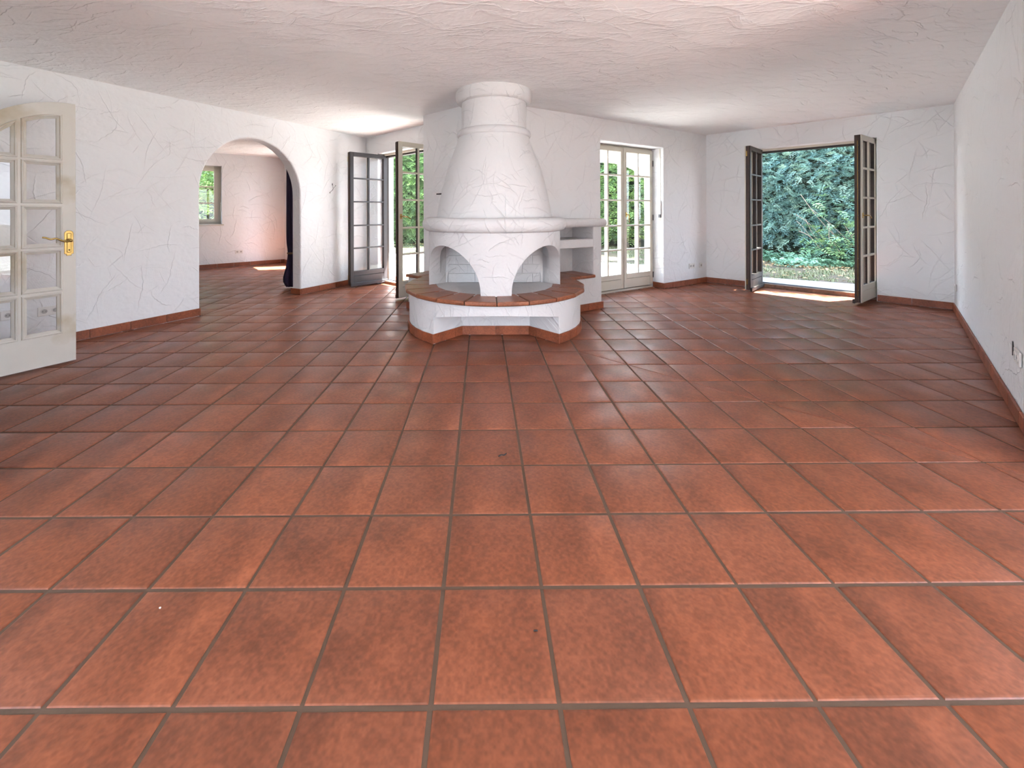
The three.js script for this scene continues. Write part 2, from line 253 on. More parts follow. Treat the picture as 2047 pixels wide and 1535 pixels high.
// windows behind the camera: plain frames and panes
function simpleWindow(name, label, P, d, s0, s1, y0, y1, nx, mat) {
  const t = top(name, label, 'window', 'structure'); frameAt(t, P, d);
  M('frame', mergeGeometries([box(s0, s1, y0, y0 + 0.06, -0.2, -0.13), box(s0, s1, y1 - 0.06, y1, -0.2, -0.13), box(s0, s0 + 0.06, y0, y1, -0.2, -0.13), box(s1 - 0.06, s1, y0, y1, -0.2, -0.13)]), mat, t);
  for (let k = 1; k < nx; k++) { const x = s0 + (s1 - s0) * k / nx; M('mullion', box(x - 0.03, x + 0.03, y0, y1, -0.2, -0.13), mat, t); }
  for (let k = 0; k < nx; k++) { const a = s0 + (s1 - s0) * k / nx, b = s0 + (s1 - s0) * (k + 1) / nx; M('pane', new THREE.PlaneGeometry(b - a, y1 - y0).translate((a + b) / 2, (y0 + y1) / 2, -0.165), glass, t); }
  return t;
}
simpleWindow('window_4', 'tall window behind the camera', [3.4, -3.0], [-1, 0], 4.9, 6.4, 0.03, 2.3, 2, cream);
simpleWindow('window_3', 'wide side window behind the camera at the left', [-3.4, -3.0], [0, 1], 0.3, 3.2, 0.03, 2.38, 3, cream);
simpleWindow('window_1', 'wide side window behind the camera at the right', [3.4, 1.0], [0, -1], 0.3, 3.8, 0.03, 2.38, 3, cream);

// side room window seen through the arch
{
  const A = [-7.4, 7.494], B = [-4.761, 9.703], d = unit([B[0] - A[0], B[1] - A[1]]), t = top('window_2', 'cream casement window with three rows of panes seen through the arch', 'window', 'structure'); frameAt(t, A, d);
  const o = 1.795, x0 = o - 0.75, x1 = o + 0.383, y0 = 0.945, y1 = 2.21, z = -0.13;
  M('frame', mergeGeometries([box(x0, x1, y0, y0 + 0.055, z - 0.07, z), box(x0, x1, y1 - 0.055, y1, z - 0.07, z), box(x0, x0 + 0.055, y0, y1, z - 0.07, z), box(x1 - 0.055, x1, y0, y1, z - 0.07, z)]), cream, t);
  for (const [a, b] of [[x0 + 0.055, o - 0.185], [o - 0.185, x1 - 0.055]]) {
    M('sash', mergeGeometries([rbox(a, b, y0 + 0.05, y0 + 0.115, z, z + 0.03), rbox(a, b, y1 - 0.115, y1 - 0.05, z, z + 0.03), rbox(a, a + 0.075, y0 + 0.05, y1 - 0.05, z, z + 0.03), rbox(b - 0.075, b, y0 + 0.05, y1 - 0.05, z, z + 0.03)]), cream, t);
    for (const y of [1.4, 1.755]) M('muntin', box(a + 0.07, b - 0.07, y - 0.013, y + 0.013, z - 0.01, z + 0.02), cream, t);
    const ys = [1.06, 1.4, 1.755, 2.095]; for (let k = 0; k < 3; k++) M('pane', new THREE.PlaneGeometry(b - a - 0.14, ys[k + 1] - ys[k]).translate((a + b) / 2, (ys[k] + ys[k + 1]) / 2, z), glass, t);
  }
  M('window_sill', rbox(x0 - 0.03, x1 + 0.035, 0.915, 0.945, -0.13, 0.05, 0.008), creamOld, t);
  const st = top('shutter_strap', 'narrow beige shutter strap beside the casement window in the side room', 'strap'); frameAt(st, A, d);
  M('webbing', box(x1 - 0.004, x1 - 0.001, 1.35, 2.2, -0.07, -0.045), sillWood, st); M('winder', rbox(x1 - 0.02, x1 - 0.001, 1.22, 1.42, -0.085, -0.03, 0.005), creamOld, st);
}

// ---------------------------------------------------------------- skirting tiles
function skirting(name, label, runs) {
  const t = top(name, label, 'skirting', 'structure'), r = rng(name.length * 31 + runs.length);
  for (const [P, d, s0, s1, first = 0.315, z = 0] of runs) {
    const n = new THREE.Group(); const ang = Math.atan2(d[1], d[0]);
    let a = s0, len = first;
    while (a < s1 - 0.01) {
      let b = Math.min(s1, a + len); if (s1 - b < 0.05) b = s1; len = 0.315;
      const g = tintGeo(uvm(rbox(a + 0.0015, b - 0.0015, 0.004, 0.088, z + 0.002, z + 0.016, 0.004, 2), 1.6, r() * 3, r() * 3), tint(r, 1.3));
      g.rotateY(ang); g.translate(P[0], 0, -P[1]); M('tile', g, skirtMat, t); a = b;
    }
  }
  return t;
}
skirting('baseboard_left', 'terracotta skirting tiles along the left wall from the door to the arch', [[P1, d1, 0.0, archL + 0.004, 0.2]]);
{ const n1 = [d1[1], -d1[0]], Q = [P1[0] + d1[0] * archR, P1[1] + d1[1] * archR];
  skirting('baseboard_arch', 'terracotta skirting tiles round the pier right of the arch', [[P1, d1, archR, 4.45], [[Q[0] - n1[0] * 0.20, Q[1] - n1[1] * 0.20], n1, 0, 0.216]]); }
skirting('baseboard_back_left', 'short terracotta skirting tile in the corner behind the dark door leaf', [[P2, d2, 0, 0.34]]);
skirting('baseboard_chimney', 'terracotta skirting tile at the foot of the chimney wall on the left', [[P4, d4, 0, 0.16, 0.16], [[P4[0] + 0.272, P4[1] + 0.293], [-0.68, -0.733], 0, 0.41]]);
{ const nb = [-dB[1], dB[0]], Q = [PB[0] + dB[0] * bR, PB[1] + dB[1] * bR];
  skirting('baseboard_back_right', 'terracotta skirting tiles between the closed garden door and the corner', [[PB, dB, bR, 4.315, 0.2], [[Q[0] + nb[0] * 0.19, Q[1] + nb[1] * 0.19], [dB[1], -dB[0]], 0, 0.205]]); }
skirting('baseboard_garden_left', 'terracotta skirting tiles between the back corner and the opened dark door', [[PC, dC, 0.0, 0.70]]);
skirting('baseboard_garden_right', 'terracotta skirting tiles right of the opened garden door', [[PC, dC, 2.08, 2.75]]);
skirting('baseboard_right', 'terracotta skirting tiles along the long right wall', [[PD, dD, 0, 4.3]]);
{ const A = [-7.4, 7.494], B = [-4.761, 9.703], d = unit([B[0] - A[0], B[1] - A[1]]); skirting('baseboard_side_room', 'terracotta skirting tiles round the side room behind the arch', [[A, d, 0, 3.44, 0.2], [B, unit([2.261, -2.703]), 0, 0.74]]); }

// ---------------------------------------------------------------- glazed door leaves
const LW = 0.66, LB = 0.045, LT = 2.155;
function twoTone(x0, x1, y0, y1, sx, zf, zb, split, bev) {
  const a = Math.min(x0 * sx, x1 * sx), b = Math.max(x0 * sx, x1 * sx);
  return mergeGeometries([uvm(rbox(a, b, y0, y1, split, zf, bev)), uvm(rbox(a + 0.001, b - 0.001, y0 + 0.001, y1 - 0.001, zb, split, bev))], true);
}
function handle(parent, x, y, z, dir, mat = brass) { // window lever: rosette, neck and bent grip
  const hd = new THREE.Group(); hd.name = pname(parent, 'handle'); parent.add(hd);
  M('rosette', rbox(x - 0.014, x + 0.014, y - 0.034, y + 0.034, z, z + 0.010, 0.005, 3), mat, hd);
  M('lever', mergeGeometries([tube([new THREE.Vector3(x, y, z + 0.005), new THREE.Vector3(x, y, z + 0.045), new THREE.Vector3(x + dir * 0.012, y, z + 0.055), new THREE.Vector3(x + dir * 0.06, y - 0.004, z + 0.056), new THREE.Vector3(x + dir * 0.115, y - 0.03, z + 0.054)], 0.0075, 28), new THREE.SphereGeometry(0.0095, 12, 8).translate(x + dir * 0.116, y - 0.031, z + 0.054)]), mat, hd);
}
// a leaf in its own frame: hinge at x = 0, free edge at x = sx * LW, room side +z
function leaf(name, label, P, d, sx, opts = {}) {
  const t = top(name, label, 'door', 'structure'); frameAt(t, P, d); const mats = [cream, opts.dark || darkWood];
  const st = 0.062, zf = 0.026, zb = -0.046;
  M('stile', twoTone(0, st, LB, LT, sx, zf, zb, 0.012, 0.003), mats, t);
  M('stile', twoTone(LW - st, LW, LB, LT, sx, zf, zb, 0.012, 0.003), mats, t);
  M('top_rail', twoTone(st, LW - st, 2.088, LT, sx, zf, zb, 0.012, 0.003), mats, t);
  M('bottom_rail', twoTone(st, LW - st, 0.186, 0.258, sx, zf, zb, 0.012, 0.003), mats, t);
  M('panel', twoTone(st, LW - st, LB, 0.181, sx, zf - 0.003, zb + 0.003, 0.012, 0.003), mats, t);
  M('weather_bar', uvm(rbox(Math.min(0, sx * LW), Math.max(0, sx * LW), LB - 0.02, LB + 0.03, zb - 0.022, zb + 0.004, 0.004)), opts.dark || darkWood, t);
  const xm = LW / 2;
  M('muntin', twoTone(xm - 0.013, xm + 0.013, 0.25, 2.09, sx, zf - 0.004, zb + 0.004, 0.004, 0.003), mats, t);
  const bars = [0.622, 0.985, 1.365, 1.738];
  for (const y of bars) M('muntin', twoTone(st, LW - st, y - 0.012, y + 0.012, sx, zf - 0.003, zb + 0.003, 0.004, 0.003), mats, t);
  const ys = [0.258, ...bars, 2.088];
  for (let k = 0; k < 5; k++) for (const [a, b] of [[st, xm - 0.012], [xm + 0.012, LW - st]]) M('pane', new THREE.PlaneGeometry(b - a, ys[k + 1] - ys[k]).translate(sx * (a + b) / 2, (ys[k] + ys[k + 1]) / 2, -0.006), glass, t);
  const x1 = sx * LW; // lock strip and rebate on the free edge
  M('rebate', uvm(box(x1 - sx * 0.012, x1 + sx * 0.014, LB, LT - 0.012, -0.034, 0.004)), edgeWood, t);
  if (opts.strip) { M('lock_strip', box(x1 + sx * 0.0135, x1 + sx * 0.0155, 0.12, 2.08, -0.014, -0.008), brass, t); for (const y of [0.2, 0.6, 1.14, 1.7, 2.02]) M('bolt', new THREE.CylinderGeometry(0.005, 0.005, 0.008, 10).rotateZ(Math.PI / 2).translate(x1 + sx * 0.018, y, -0.005), metal, t); }
  if (opts.latch) for (const y of [0.16, 2.04]) M('edge_latch', rbox(x1 + sx * 0.012, x1 + sx * 0.018, y - 0.04, y + 0.04, -0.012, 0.004, 0.002), brass, t);
  if (opts.handle) handle(t, sx * (LW - 0.031), 1.14, zf, opts.handle);
  for (const y of [0.2, 1.1, 1.95]) M('hinge', new THREE.CylinderGeometry(0.008, 0.008, 0.09, 10).translate(-sx * 0.004, y, zf + 0.004), opts.hinge || metal, t);
  return t;
}
const turn = (d, a) => [d[0] * Math.cos(a) - d[1] * Math.sin(a), d[0] * Math.sin(a) + d[1] * Math.cos(a)];
// back left garden door: dark leaf folded against the left wall, cream leaf standing into the room
const out2 = [-d2[1], d2[0]];
leaf('door_2', 'dark grey outer face of an opened glazed door leaf resting by the left wall', [-1.685, 6.935], unit([-0.715, -0.70]), 1, { dark: greyWood, latch: true });
leaf('door_3', 'cream glazed door leaf with a brass lever opened into the room left of the fireplace', [-0.705, 5.975], unit([0.51, 0.50]), -1, { handle: 1 });
// closed pair beside the fireplace
const outB = [-dB[1], dB[0]], rB = 0.21;
const QB = (s) => [PB[0] + dB[0] * (s + sB0) + outB[0] * rB, PB[1] + dB[1] * (s + sB0) + outB[1] * rB];
leaf('door_4', 'left leaf of the closed cream glazed garden door, partly behind the fireplace shelf', QB(1.271), dB, 1, { dark: cream });
leaf('door_5', 'right leaf of the closed cream glazed garden door with a small brass lever', QB(2.592), dB, -1, { dark: cream });
// opened pair in the garden wall
const outC = [-dC[1], dC[0]];
const QC = (s, r) => [PC[0] + dC[0] * s + outC[0] * r, PC[1] + dC[1] * s + outC[1] * r];
leaf('door_6', 'dark brown left leaf of the opened garden door seen nearly edge-on', QC(0.735, 0.11), unit([-0.735, -0.68]), 1, { latch: true });
{ const h = QC(2.05, 0.11), f = [4.715, 5.14]; leaf('door_7', 'right leaf of the opened garden door, cream inside with brown edge and brass lever', h, unit([h[0] - f[0], h[1] - f[1]]), -1, { handle: 1, strip: true }); }
// the closed pair needs a meeting strip and its lever: on door_5's free edge
{ const t = scene.getObjectByName('door_5'); M('meeting_strip', uvm(rbox(-LW - 0.008, -LW + 0.03, LB, LT, 0.026, 0.038, 0.004)), cream, t);
  const hd = new THREE.Group(); hd.name = 'handle'; t.add(hd); const x = -LW + 0.032, y = 1.15, z = 0.038;
  M('rosette', rbox(x - 0.014, x + 0.014, y - 0.034, y + 0.034, z, z + 0.01, 0.005, 3), brass, hd);
  M('lever', tube([new THREE.Vector3(x, y, z), new THREE.Vector3(x, y, z + 0.045), new THREE.Vector3(x, y - 0.015, z + 0.055), new THREE.Vector3(x, y - 0.06, z + 0.055), new THREE.Vector3(x + 0.02, y - 0.115, z + 0.05)], 0.0075, 24), brass, hd); }

// frames of the three garden doors
function doorFrame(name, label, P, d, s0, s1, rec, headY, opts = {}) {
  const t = top(name, label, 'door frame', 'structure'); frameAt(t, P, d); const z = -rec + 0.0, mats = [cream, opts.dark || darkWood];
  const jamb = (a, b) => mergeGeometries([uvm(box(a, b, 0, headY, z - 0.03, z)), uvm(box(a, b, 0, headY, z - 0.10, z - 0.03))], true);
  M('jamb', jamb(s0, s0 + 0.035), mats, t); M('jamb', jamb(s1 - 0.035, s1), mats, t);
  M('head', mergeGeometries([uvm(box(s0, s1, headY - 0.022, headY + 0.02, z - 0.03, z)), uvm(box(s0, s1, headY - 0.05, headY + 0.02, z - 0.10, z - 0.03))], true), mats, t);
  M('sill', uvm(rbox(s0, s1, -0.02, opts.sill || 0.045, z - 0.05, z + (opts.lip || 0.015), 0.004)), opts.sillMat || sillWood, t);
  M('threshold', uvm(rbox(s0, s1, -0.02, (opts.sill || 0.045) + 0.004, z - 0.13, z - 0.05, 0.003)), metal, t);
  M('drip_rail', rbox(s0, s1, (opts.sill || 0.045), (opts.sill || 0.045) + 0.012, z - 0.10, z - 0.085, 0.003), metal, t);
  return t;
}
doorFrame('trim_1', 'dark frame and worn sill of the open garden door left of the fireplace', P2, d2, 0.35, 1.745, 0.10, 2.165, {});
doorFrame('trim_2', 'cream frame of the closed garden door right of the fireplace', PB, dB, bL, bR, 0.225, 2.175, { sill: 0.03, sillMat: cream, lip: 0.02, dark: cream });
doorFrame('trim_3', 'dark frame and wooden sill of the widely opened garden door', PC, dC, 0.71, 2.075, 0.12, 2.155, { sill: 0.06 });

// shutter strap in the right reveal of the closed door
{ const t = top('shutter_strap', 'long beige shutter strap with white winder beside the closed garden door', 'strap'); frameAt(t, PB, dB);
  M('webbing', box(bR - 0.005, bR - 0.002, 1.05, 2.17, -0.075, -0.05), creamOld, t);
  M('winder', rbox(bR - 0.022, bR - 0.001, 1.15, 1.36, -0.085, -0.04, 0.005), white, t); M('guide', rbox(bR - 0.02, bR - 0.001, 1.10, 1.16, -0.08, -0.045, 0.004), metal, t); }

// ---------------------------------------------------------------- arched entrance leaf at the far left
{
  const t = top('door_1', 'cream arched glazed entrance leaf standing open at the left with a long brass lever', 'door', 'structure'); frameAt(t, [-3.6475, 2.7875], unit([0.5074, 0.8617]));
  const w = 0.62, top_ = (x, a, b) => 1.505 + b * Math.sqrt(Math.max(0, 1 - ((0.60 - x) / a) ** 2));
  const outer = [[0, 0.012], [w, 0.012]]; for (let k = 0; k <= 30; k++) { const x = w * (1 - k / 30); outer.push([x, top_(x, 0.605, 0.576)]); }
  const rows = [[0.255, 0.567], [0.597, 0.909], [0.939, 1.252], [1.283, 1.599], [1.625, 9]], cols = [[0.095, 0.296], [0.327, 0.536]], cells = [];
  for (const [a, b] of cols) for (const [y0, y1] of rows) { const p = [[a, y0], [b, y0]]; if (y1 < 9) { if (a < 0.2 && y0 > 1.2) { for (let k = 0; k <= 8; k++) { const x = b + (a - b) * k / 8; p.push([x, Math.min(y1, top_(x, 0.52, 0.475))]); } } else p.push([b, y1], [a, y1]); } else { if (a < 0.2) { const xa = 0.135; for (let k = 0; k <= 10; k++) { const x = b + (xa - b) * k / 10; p.push([x, Math.max(y0 + 0.02, top_(x, 0.52, 0.475))]); } p[0] = [xa, y0]; } else for (let k = 0; k <= 10; k++) { const x = b + (a - b) * k / 10; p.push([x, top_(x, 0.52, 0.475)]); } } cells.push(p); }
  const s = shp(outer); cells.forEach((c) => s.holes.push(pathOf(c)));
  const g = ext(s, 0.034, { bevelEnabled: true, bevelThickness: 0.003, bevelSize: 0.003, bevelOffset: -0.003, bevelSegments: 2 }); g.translate(0, 0, -0.02);
  M('frame', uvm(g, 0.9), creamOld, t);
  const insetP = (p, d) => { const n = p.length; return p.map((q, i) => { const a = p[(i + n - 1) % n], b = p[(i + 1) % n], e1 = unit([q[0] - a[0], q[1] - a[1]]), e2 = unit([b[0] - q[0], b[1] - q[1]]), n1 = [-e1[1], e1[0]], n2 = [-e2[1], e2[0]], k = d / Math.max(0.35, 1 + n1[0] * n2[0] + n1[1] * n2[1]); return [q[0] + (n1[0] + n2[0]) * k, q[1] + (n1[1] + n2[1]) * k]; }); };
  for (const c of cells) {
    const o = insetP(c, -0.008), i = insetP(c, 0.010), j = insetP(c, 0.024), n = c.length, pos = [];
    const rings = [[o, 0.016], [insetP(c, -0.004), 0.024], [c, 0.026], [insetP(c, 0.006), 0.024], [i, 0.017], [insetP(c, 0.016), 0.013], [j, 0.006], [j, -0.012]];
    for (let k = 0; k + 1 < rings.length; k++) for (let a = 0; a < n; a++) { const b = (a + 1) % n, A = rings[k], B = rings[k + 1]; pos.push(A[0][a][0], A[0][a][1], A[1], A[0][b][0], A[0][b][1], A[1], B[0][b][0], B[0][b][1], B[1], A[0][a][0], A[0][a][1], A[1], B[0][b][0], B[0][b][1], B[1], B[0][a][0], B[0][a][1], B[1]); }
    const mg = new THREE.BufferGeometry(); mg.setAttribute('position', new THREE.Float32BufferAttribute(pos, 3)); mg.computeVertexNormals(); M('moulding', uvm(mg, 0.9), creamOld, t);
    M('pane', new THREE.ShapeGeometry(shp(c)), glass, t);
  }
  const hd = new THREE.Group(); hd.name = 'handle'; t.add(hd); const hx = 0.578, hy = 0.995, z = 0.017;
  const pl = new THREE.Shape(); { const a = 0.024, y0 = 0.862, y1 = 1.055; pl.moveTo(hx - a, y0 + 0.015); pl.quadraticCurveTo(hx - 0.008, y0 + 0.012, hx - 0.012, y0); pl.lineTo(hx + 0.012, y0); pl.quadraticCurveTo(hx + 0.008, y0 + 0.012, hx + a, y0 + 0.015); pl.lineTo(hx + a, y1 - 0.02); pl.absarc(hx, y1 - 0.02, a, 0, Math.PI, false); pl.closePath(); }
  M('plate', ext(pl, 0.004, { bevelEnabled: true, bevelThickness: 0.003, bevelSize: 0.003, bevelSegments: 3 }).translate(0, 0, z), brass, hd);
  M('raised_field', rbox(hx - 0.013, hx + 0.013, 0.885, 1.04, z + 0.004, z + 0.013, 0.005, 3), brass, hd);
  M('lever', mergeGeometries([tube([[hx, hy - 0.012, z], [hx, hy - 0.012, z + 0.045], [hx - 0.012, hy - 0.018, z + 0.055], [hx - 0.045, hy - 0.014, z + 0.057], [hx - 0.085, hy + 0.008, z + 0.057], [hx - 0.115, hy + 0.004, z + 0.055], [hx - 0.14, hy + 0.016, z + 0.05], [hx - 0.158, hy + 0.02, z + 0.046]].map((p) => new THREE.Vector3(...p)), 0.007, 40, 10), new THREE.SphereGeometry(0.014, 14, 10).translate(hx, hy - 0.012, z + 0.048)]), brass, hd);
  M('keyhole', new THREE.CylinderGeometry(0.005, 0.005, 0.002, 12).rotateX(Math.PI / 2).translate(hx, 0.905, z + 0.0135), black, hd);
  M('latch_plate', box(w - 0.0005, w + 0.001, 0.88, 1.08, -0.008, 0.008), brass, t);
  for (const y of [0.25, 1.3]) M('hinge', new THREE.CylinderGeometry(0.009, 0.009, 0.1, 10).translate(-0.006, y, 0.018), brass, t);
}

// ---------------------------------------------------------------- fireplace
const FX = 0.10, FZ = 4.42; // axis of the round masonry
const pol = (r, a) => [r * Math.sin(a), -r * Math.cos(a)]; // angle from the side facing the camera; (X, Zd) about the axis
const DEG = Math.PI / 180;
{
  const t = top('fireplace', 'round white plastered corner fireplace with bell-shaped hood and tiled hearth bench', 'fireplace'); t.position.set(FX, 0, -FZ);
  const ev = new Evaluator(); ev.attributes = ['position', 'normal'];
  const csg = (a, b, op) => { const A = a.isBrush ? a : new Brush(a), B = b.isBrush ? b : new Brush(b); A.updateMatrixWorld(); B.updateMatrixWorld(); return ev.evaluate(A, B, op); };
  const clean = (g) => { g.deleteAttribute('uv'); return g; };
  const sector = (r, a0, a1, n) => { const p = []; for (let k = 0; k <= n; k++) p.push(pol(r, (a0 + (a1 - a0) * k / n) * DEG)); return p; };
  const solid = (pts, y0, y1) => clean(plan(pts, y0, y1));
  const wob = (g, amp, f, seed) => { const n = noise2(seed), p = g.attributes.position; for (let i = 0; i < p.count; i++) { const x = p.getX(i), y = p.getY(i), z = p.getZ(i), a = Math.atan2(x, z) / (2 * Math.PI) + 0.5, r = Math.hypot(x, z); const k = 1 + amp * (n(a, ((y * 0.5) % 1 + 1) % 1, f) - 0.5) / Math.max(0.3, r); p.setX(i, x * k); p.setZ(i, z * k); } g.computeVertexNormals(); return g; };
  const lathe = (prof, a0, a1, n) => new THREE.LatheGeometry(prof.map((p) => new THREE.Vector2(p[0], p[1])), n, a0 * DEG, (a1 - a0) * DEG);
  // chimney column with its two collars, hood and mantel: smooth profiles swept round the axis
  const A0 = -155, A1 = 155;
  M('chimney', uvc(wob(lathe([[0.358, 2.05], [0.352, 2.09], [0.350, 2.2], [0.351, 2.37], [0.352, H + 0.02]], A0, A1, 96), 0.008, 16, 3), 0, 0, 0.36), plasterSmooth, t);
  M('collar', uvc(wob(lathe([[0.35, 2.352], [0.378, 2.356], [0.397, 2.372], [0.409, 2.405], [0.412, 2.44], [0.408, 2.47], [0.405, H + 0.01]], A0, A1, 96), 0.006, 16, 4), 0, 0, 0.4), plasterSmooth, t);
  M('collar', uvc(wob(lathe([[0.36, 1.985], [0.385, 1.992], [0.396, 2.008], [0.397, 2.03], [0.388, 2.052], [0.370, 2.066], [0.35, 2.072]], A0, A1, 96), 0.006, 16, 5), 0, 0, 0.4), plasterSmooth, t);
  const hoodP = new THREE.SplineCurve([[0.616, 1.10], [0.612, 1.14], [0.601, 1.225], [0.584, 1.32], [0.550, 1.48], [0.496, 1.675], [0.432, 1.84], [0.394, 1.95], [0.374, 2.02], [0.36, 2.06]].map((p) => new THREE.Vector2(...p))).getPoints(40);
  M('hood', uvc(wob(new THREE.LatheGeometry(hoodP, 96, A0 * DEG, (A1 - A0) * DEG), 0.012, 8, 6), 0, 0, 0.5), plasterSmooth, t);
  const mp = []; for (let k = 0; k <= 18; k++) { const a = -Math.PI / 2 + Math.PI * k / 18; mp.push([0.692 + 0.072 * Math.cos(a) ** 0.8, 1.072 + 0.069 * Math.sin(a)]); }
  M('mantel', uvc(wob(lathe([[0.60, 1.003], ...mp, [0.60, 1.142]], A0, A1, 128), 0.014, 16, 7), 0, 0, 0.7), plasterSmooth, t);
  // firebox: hollow drum with two arched mouths
  let fb = csg(solid(sector(0.70, -150, 150, 120), 0.40, 1.03), solid([...sector(0.585, -88, 88, 48), [0.53, 0.06], [-0.53, 0.06]], 0.428, 0.93), SUBTRACTION);
  for (const s of [-1, 1]) {
    const a = 0.40, pts = []; pts.push([-a, 0.428]); for (let k = 0; k <= 32; k++) { const q = Math.PI * (1 - k / 32); pts.push([a * Math.cos(q), 0.428 + 0.447 * Math.sin(q) ** 0.9]); }
    const g = clean(ext(shp(pts), 0.6)); g.translate(0, 0, 0.30); g.rotateY(s * 46.5 * DEG); fb = csg(fb, g, SUBTRACTION);
  }
  let fg = fb.geometry; { const p = fg.attributes.position; for (let i = 0; i < p.count; i++) { const x = p.getX(i), y = p.getY(i), z = p.getZ(i), r = Math.hypot(x, z); if (r > 0.68) { const k = 1; p.setX(i, x * k); p.setZ(i, z * k); } } fg.computeVertexNormals(); }
  M('firebox', uvc(toCreasedNormals(fg.toNonIndexed ? (fg.index ? fg.toNonIndexed() : fg) : fg, 0.7), 0, 0, 0.7), plasterSmooth, t);
  // firebricks on the back wall of the firebox
  const rr = rng(40); for (let row = 0; row < 5; row++) for (let k = -3; k < 3; k++) { const x0 = Math.max(-0.5, k * 0.21 + (row % 2) * 0.1), x1 = Math.min(0.5, x0 + 0.207); if (x1 - x0 < 0.04) continue; M('firebrick', uvm(rbox(x0, x1, 0.431 + row * 0.098, 0.431 + row * 0.098 + 0.095, -0.062, -0.05 + rr() * 0.003, 0.003), 1, rr(), rr()), plasterSmooth, t); }
  // bench: drum with a splayed recess under a flat arch
  let bench = new Brush(solid(sector(0.905, -150, 150, 160), -0.02, 0.392));
  const archPr = [[-0.60, -0.1], [-0.60, 0.238]]; for (let k = 0; k <= 20; k++) { const x = -0.585 + 1.17 * k / 20; archPr.push([x, 0.240 + 0.062 * (1 - (x / 0.585) ** 2)]); } archPr.push([0.60, 0.238], [0.60, -0.1]);
  const cutter = csg(clean(ext(shp(archPr), 1.2).translate(0, 0, 0.2)), solid([[-0.672, -0.82], [-0.672, -1.2], [0.672, -1.2], [0.672, -0.82], [0.333, -0.43], [-0.333, -0.43]], -0.2, 0.39), INTERSECTION);
  bench = csg(bench, cutter, SUBTRACTION);
  M('bench', uvc(toCreasedNormals(bench.geometry.index ? bench.geometry.toNonIndexed() : bench.geometry, 0.6), 0, 0, 0.9), plasterSmooth, t);
  // bench top of wedge tiles with rounded nosing
  const st = 17.0, r2 = rng(9), TR = 0.955;
  for (let k = -7; k < 7; k++) {
    const a0 = k * st + 0.28, a1 = (k + 1) * st - 0.28, o0 = pol(TR, a0 * DEG), o1 = pol(TR, a1 * DEG), i1 = pol(0.62, a1 * DEG), i0 = pol(0.62, a0 * DEG);
    const g = ext(shp([o0, o1, i1, i0]), 0.014, { bevelEnabled: true, bevelThickness: 0.012, bevelSize: 0.012, bevelOffset: -0.012, bevelSegments: 4 }); g.rotateX(-Math.PI / 2); g.translate(0, 0.405, 0);
    M('bench_tile', tintGeo(uvm(g, 1.5, r2() * 3, r2() * 3), tint(r2, 0.9)), benchMat, t);
  }
  M('bench_joint', uvm(plan(sector(0.93, -122, 122, 60).concat(sector(0.6, 122, -122, 40)), 0.388, 0.424)), groutMat, t);
  // skirting tiles round the bench
  const flat = (a, b) => { const L = Math.hypot(b[0] - a[0], b[1] - a[1]), g = tintGeo(uvm(rbox(0.001, L - 0.001, 0.003, 0.088, 0, 0.014, 0.004), 1.6, r2() * 3, r2() * 3), tint(r2, 1.2)); g.rotateY(Math.atan2(b[1] - a[1], b[0] - a[0])); g.translate(a[0], 0, -a[1]); M('skirting_tile', g, skirtMat, t); };
  const rs = 0.907, aF = 39.3;
  for (const s of [-1, 1]) for (let k = 0; k < 10; k++) { const a = (aF + k * 9.4) * DEG, b = (aF + (k + 1) * 9.4) * DEG; if (s > 0) flat(pol(rs, a), pol(rs, b)); else flat(pol(rs, -b), pol(rs, -a)); }
  const cL = pol(0.921, -aF * DEG), cR = pol(0.921, aF * DEG), bl = [-0.328, -0.43], br = [0.328, -0.43];
  const midp = (a, b, k) => [a[0] + (b[0] - a[0]) * k, a[1] + (b[1] - a[1]) * k];
  const lq = midp(cL, bl, 0.74), rq = midp(br, cR, 0.26);
  flat(cL, lq); flat(lq, bl); flat(bl, [0, -0.43]); flat([0, -0.43], br); flat(br, rq); flat(rq, cR);
  // damper lever sticking out of the hood
  M('damper_lever', new THREE.CylinderGeometry(0.007, 0.009, 0.07, 10).rotateZ(Math.PI / 2 + 0.05).translate(-0.592, 1.395, -0.02), black, t);
  // masonry shelf unit along the right wall and low shelf along the left wall: built on to the fireplace
  const put = (g, P, d) => { g.rotateY(Math.atan2(d[1], d[0])); g.translate(P[0] - FX, 0, -(P[1] - FZ)); return g; };
  const o = sB0, rb = (a, b, y0, y1, z0, z1, r = 0.014) => put(uvm(rbox(a, b, y0, y1, z0, z1, r, 3), 1, y0 * 3, a), PB, dB);
  M('shelf_base', rb(-0.05 + o, 0.838 + o, -0.02, 0.392, -0.02, 0.405), plasterSmooth, t);
  M('shelf_pier', rb(0.698 + o, 0.838 + o, 0.38, 1.05, -0.02, 0.405), plasterSmooth, t);
  M('shelf_board', rb(-0.05 + o, 0.72 + o, 0.762, 0.868, -0.02, 0.398), plasterSmooth, t);
  M('shelf_back', rb(-0.05 + o, 0.72 + o, 0.40, 1.03, -0.02, 0.03), plasterSmooth, t);
  { const prof = new THREE.Shape(); prof.moveTo(-0.02, 1.012); prof.lineTo(0.40, 1.012); prof.absarc(0.405, 1.062, 0.05, -Math.PI / 2, Math.PI / 2, false); prof.lineTo(-0.02, 1.112); prof.closePath(); const g = ext(prof, 0.99, { bevelEnabled: true, bevelThickness: 0.03, bevelSize: 0.03, bevelOffset: -0.03, bevelSegments: 5 }); g.rotateY(-Math.PI / 2); g.scale(1, 1, 1); g.translate(0.865 + o, 0, 0); M('mantel_shelf', put(uvm(g, 1), PB, dB), plasterSmooth, t); }
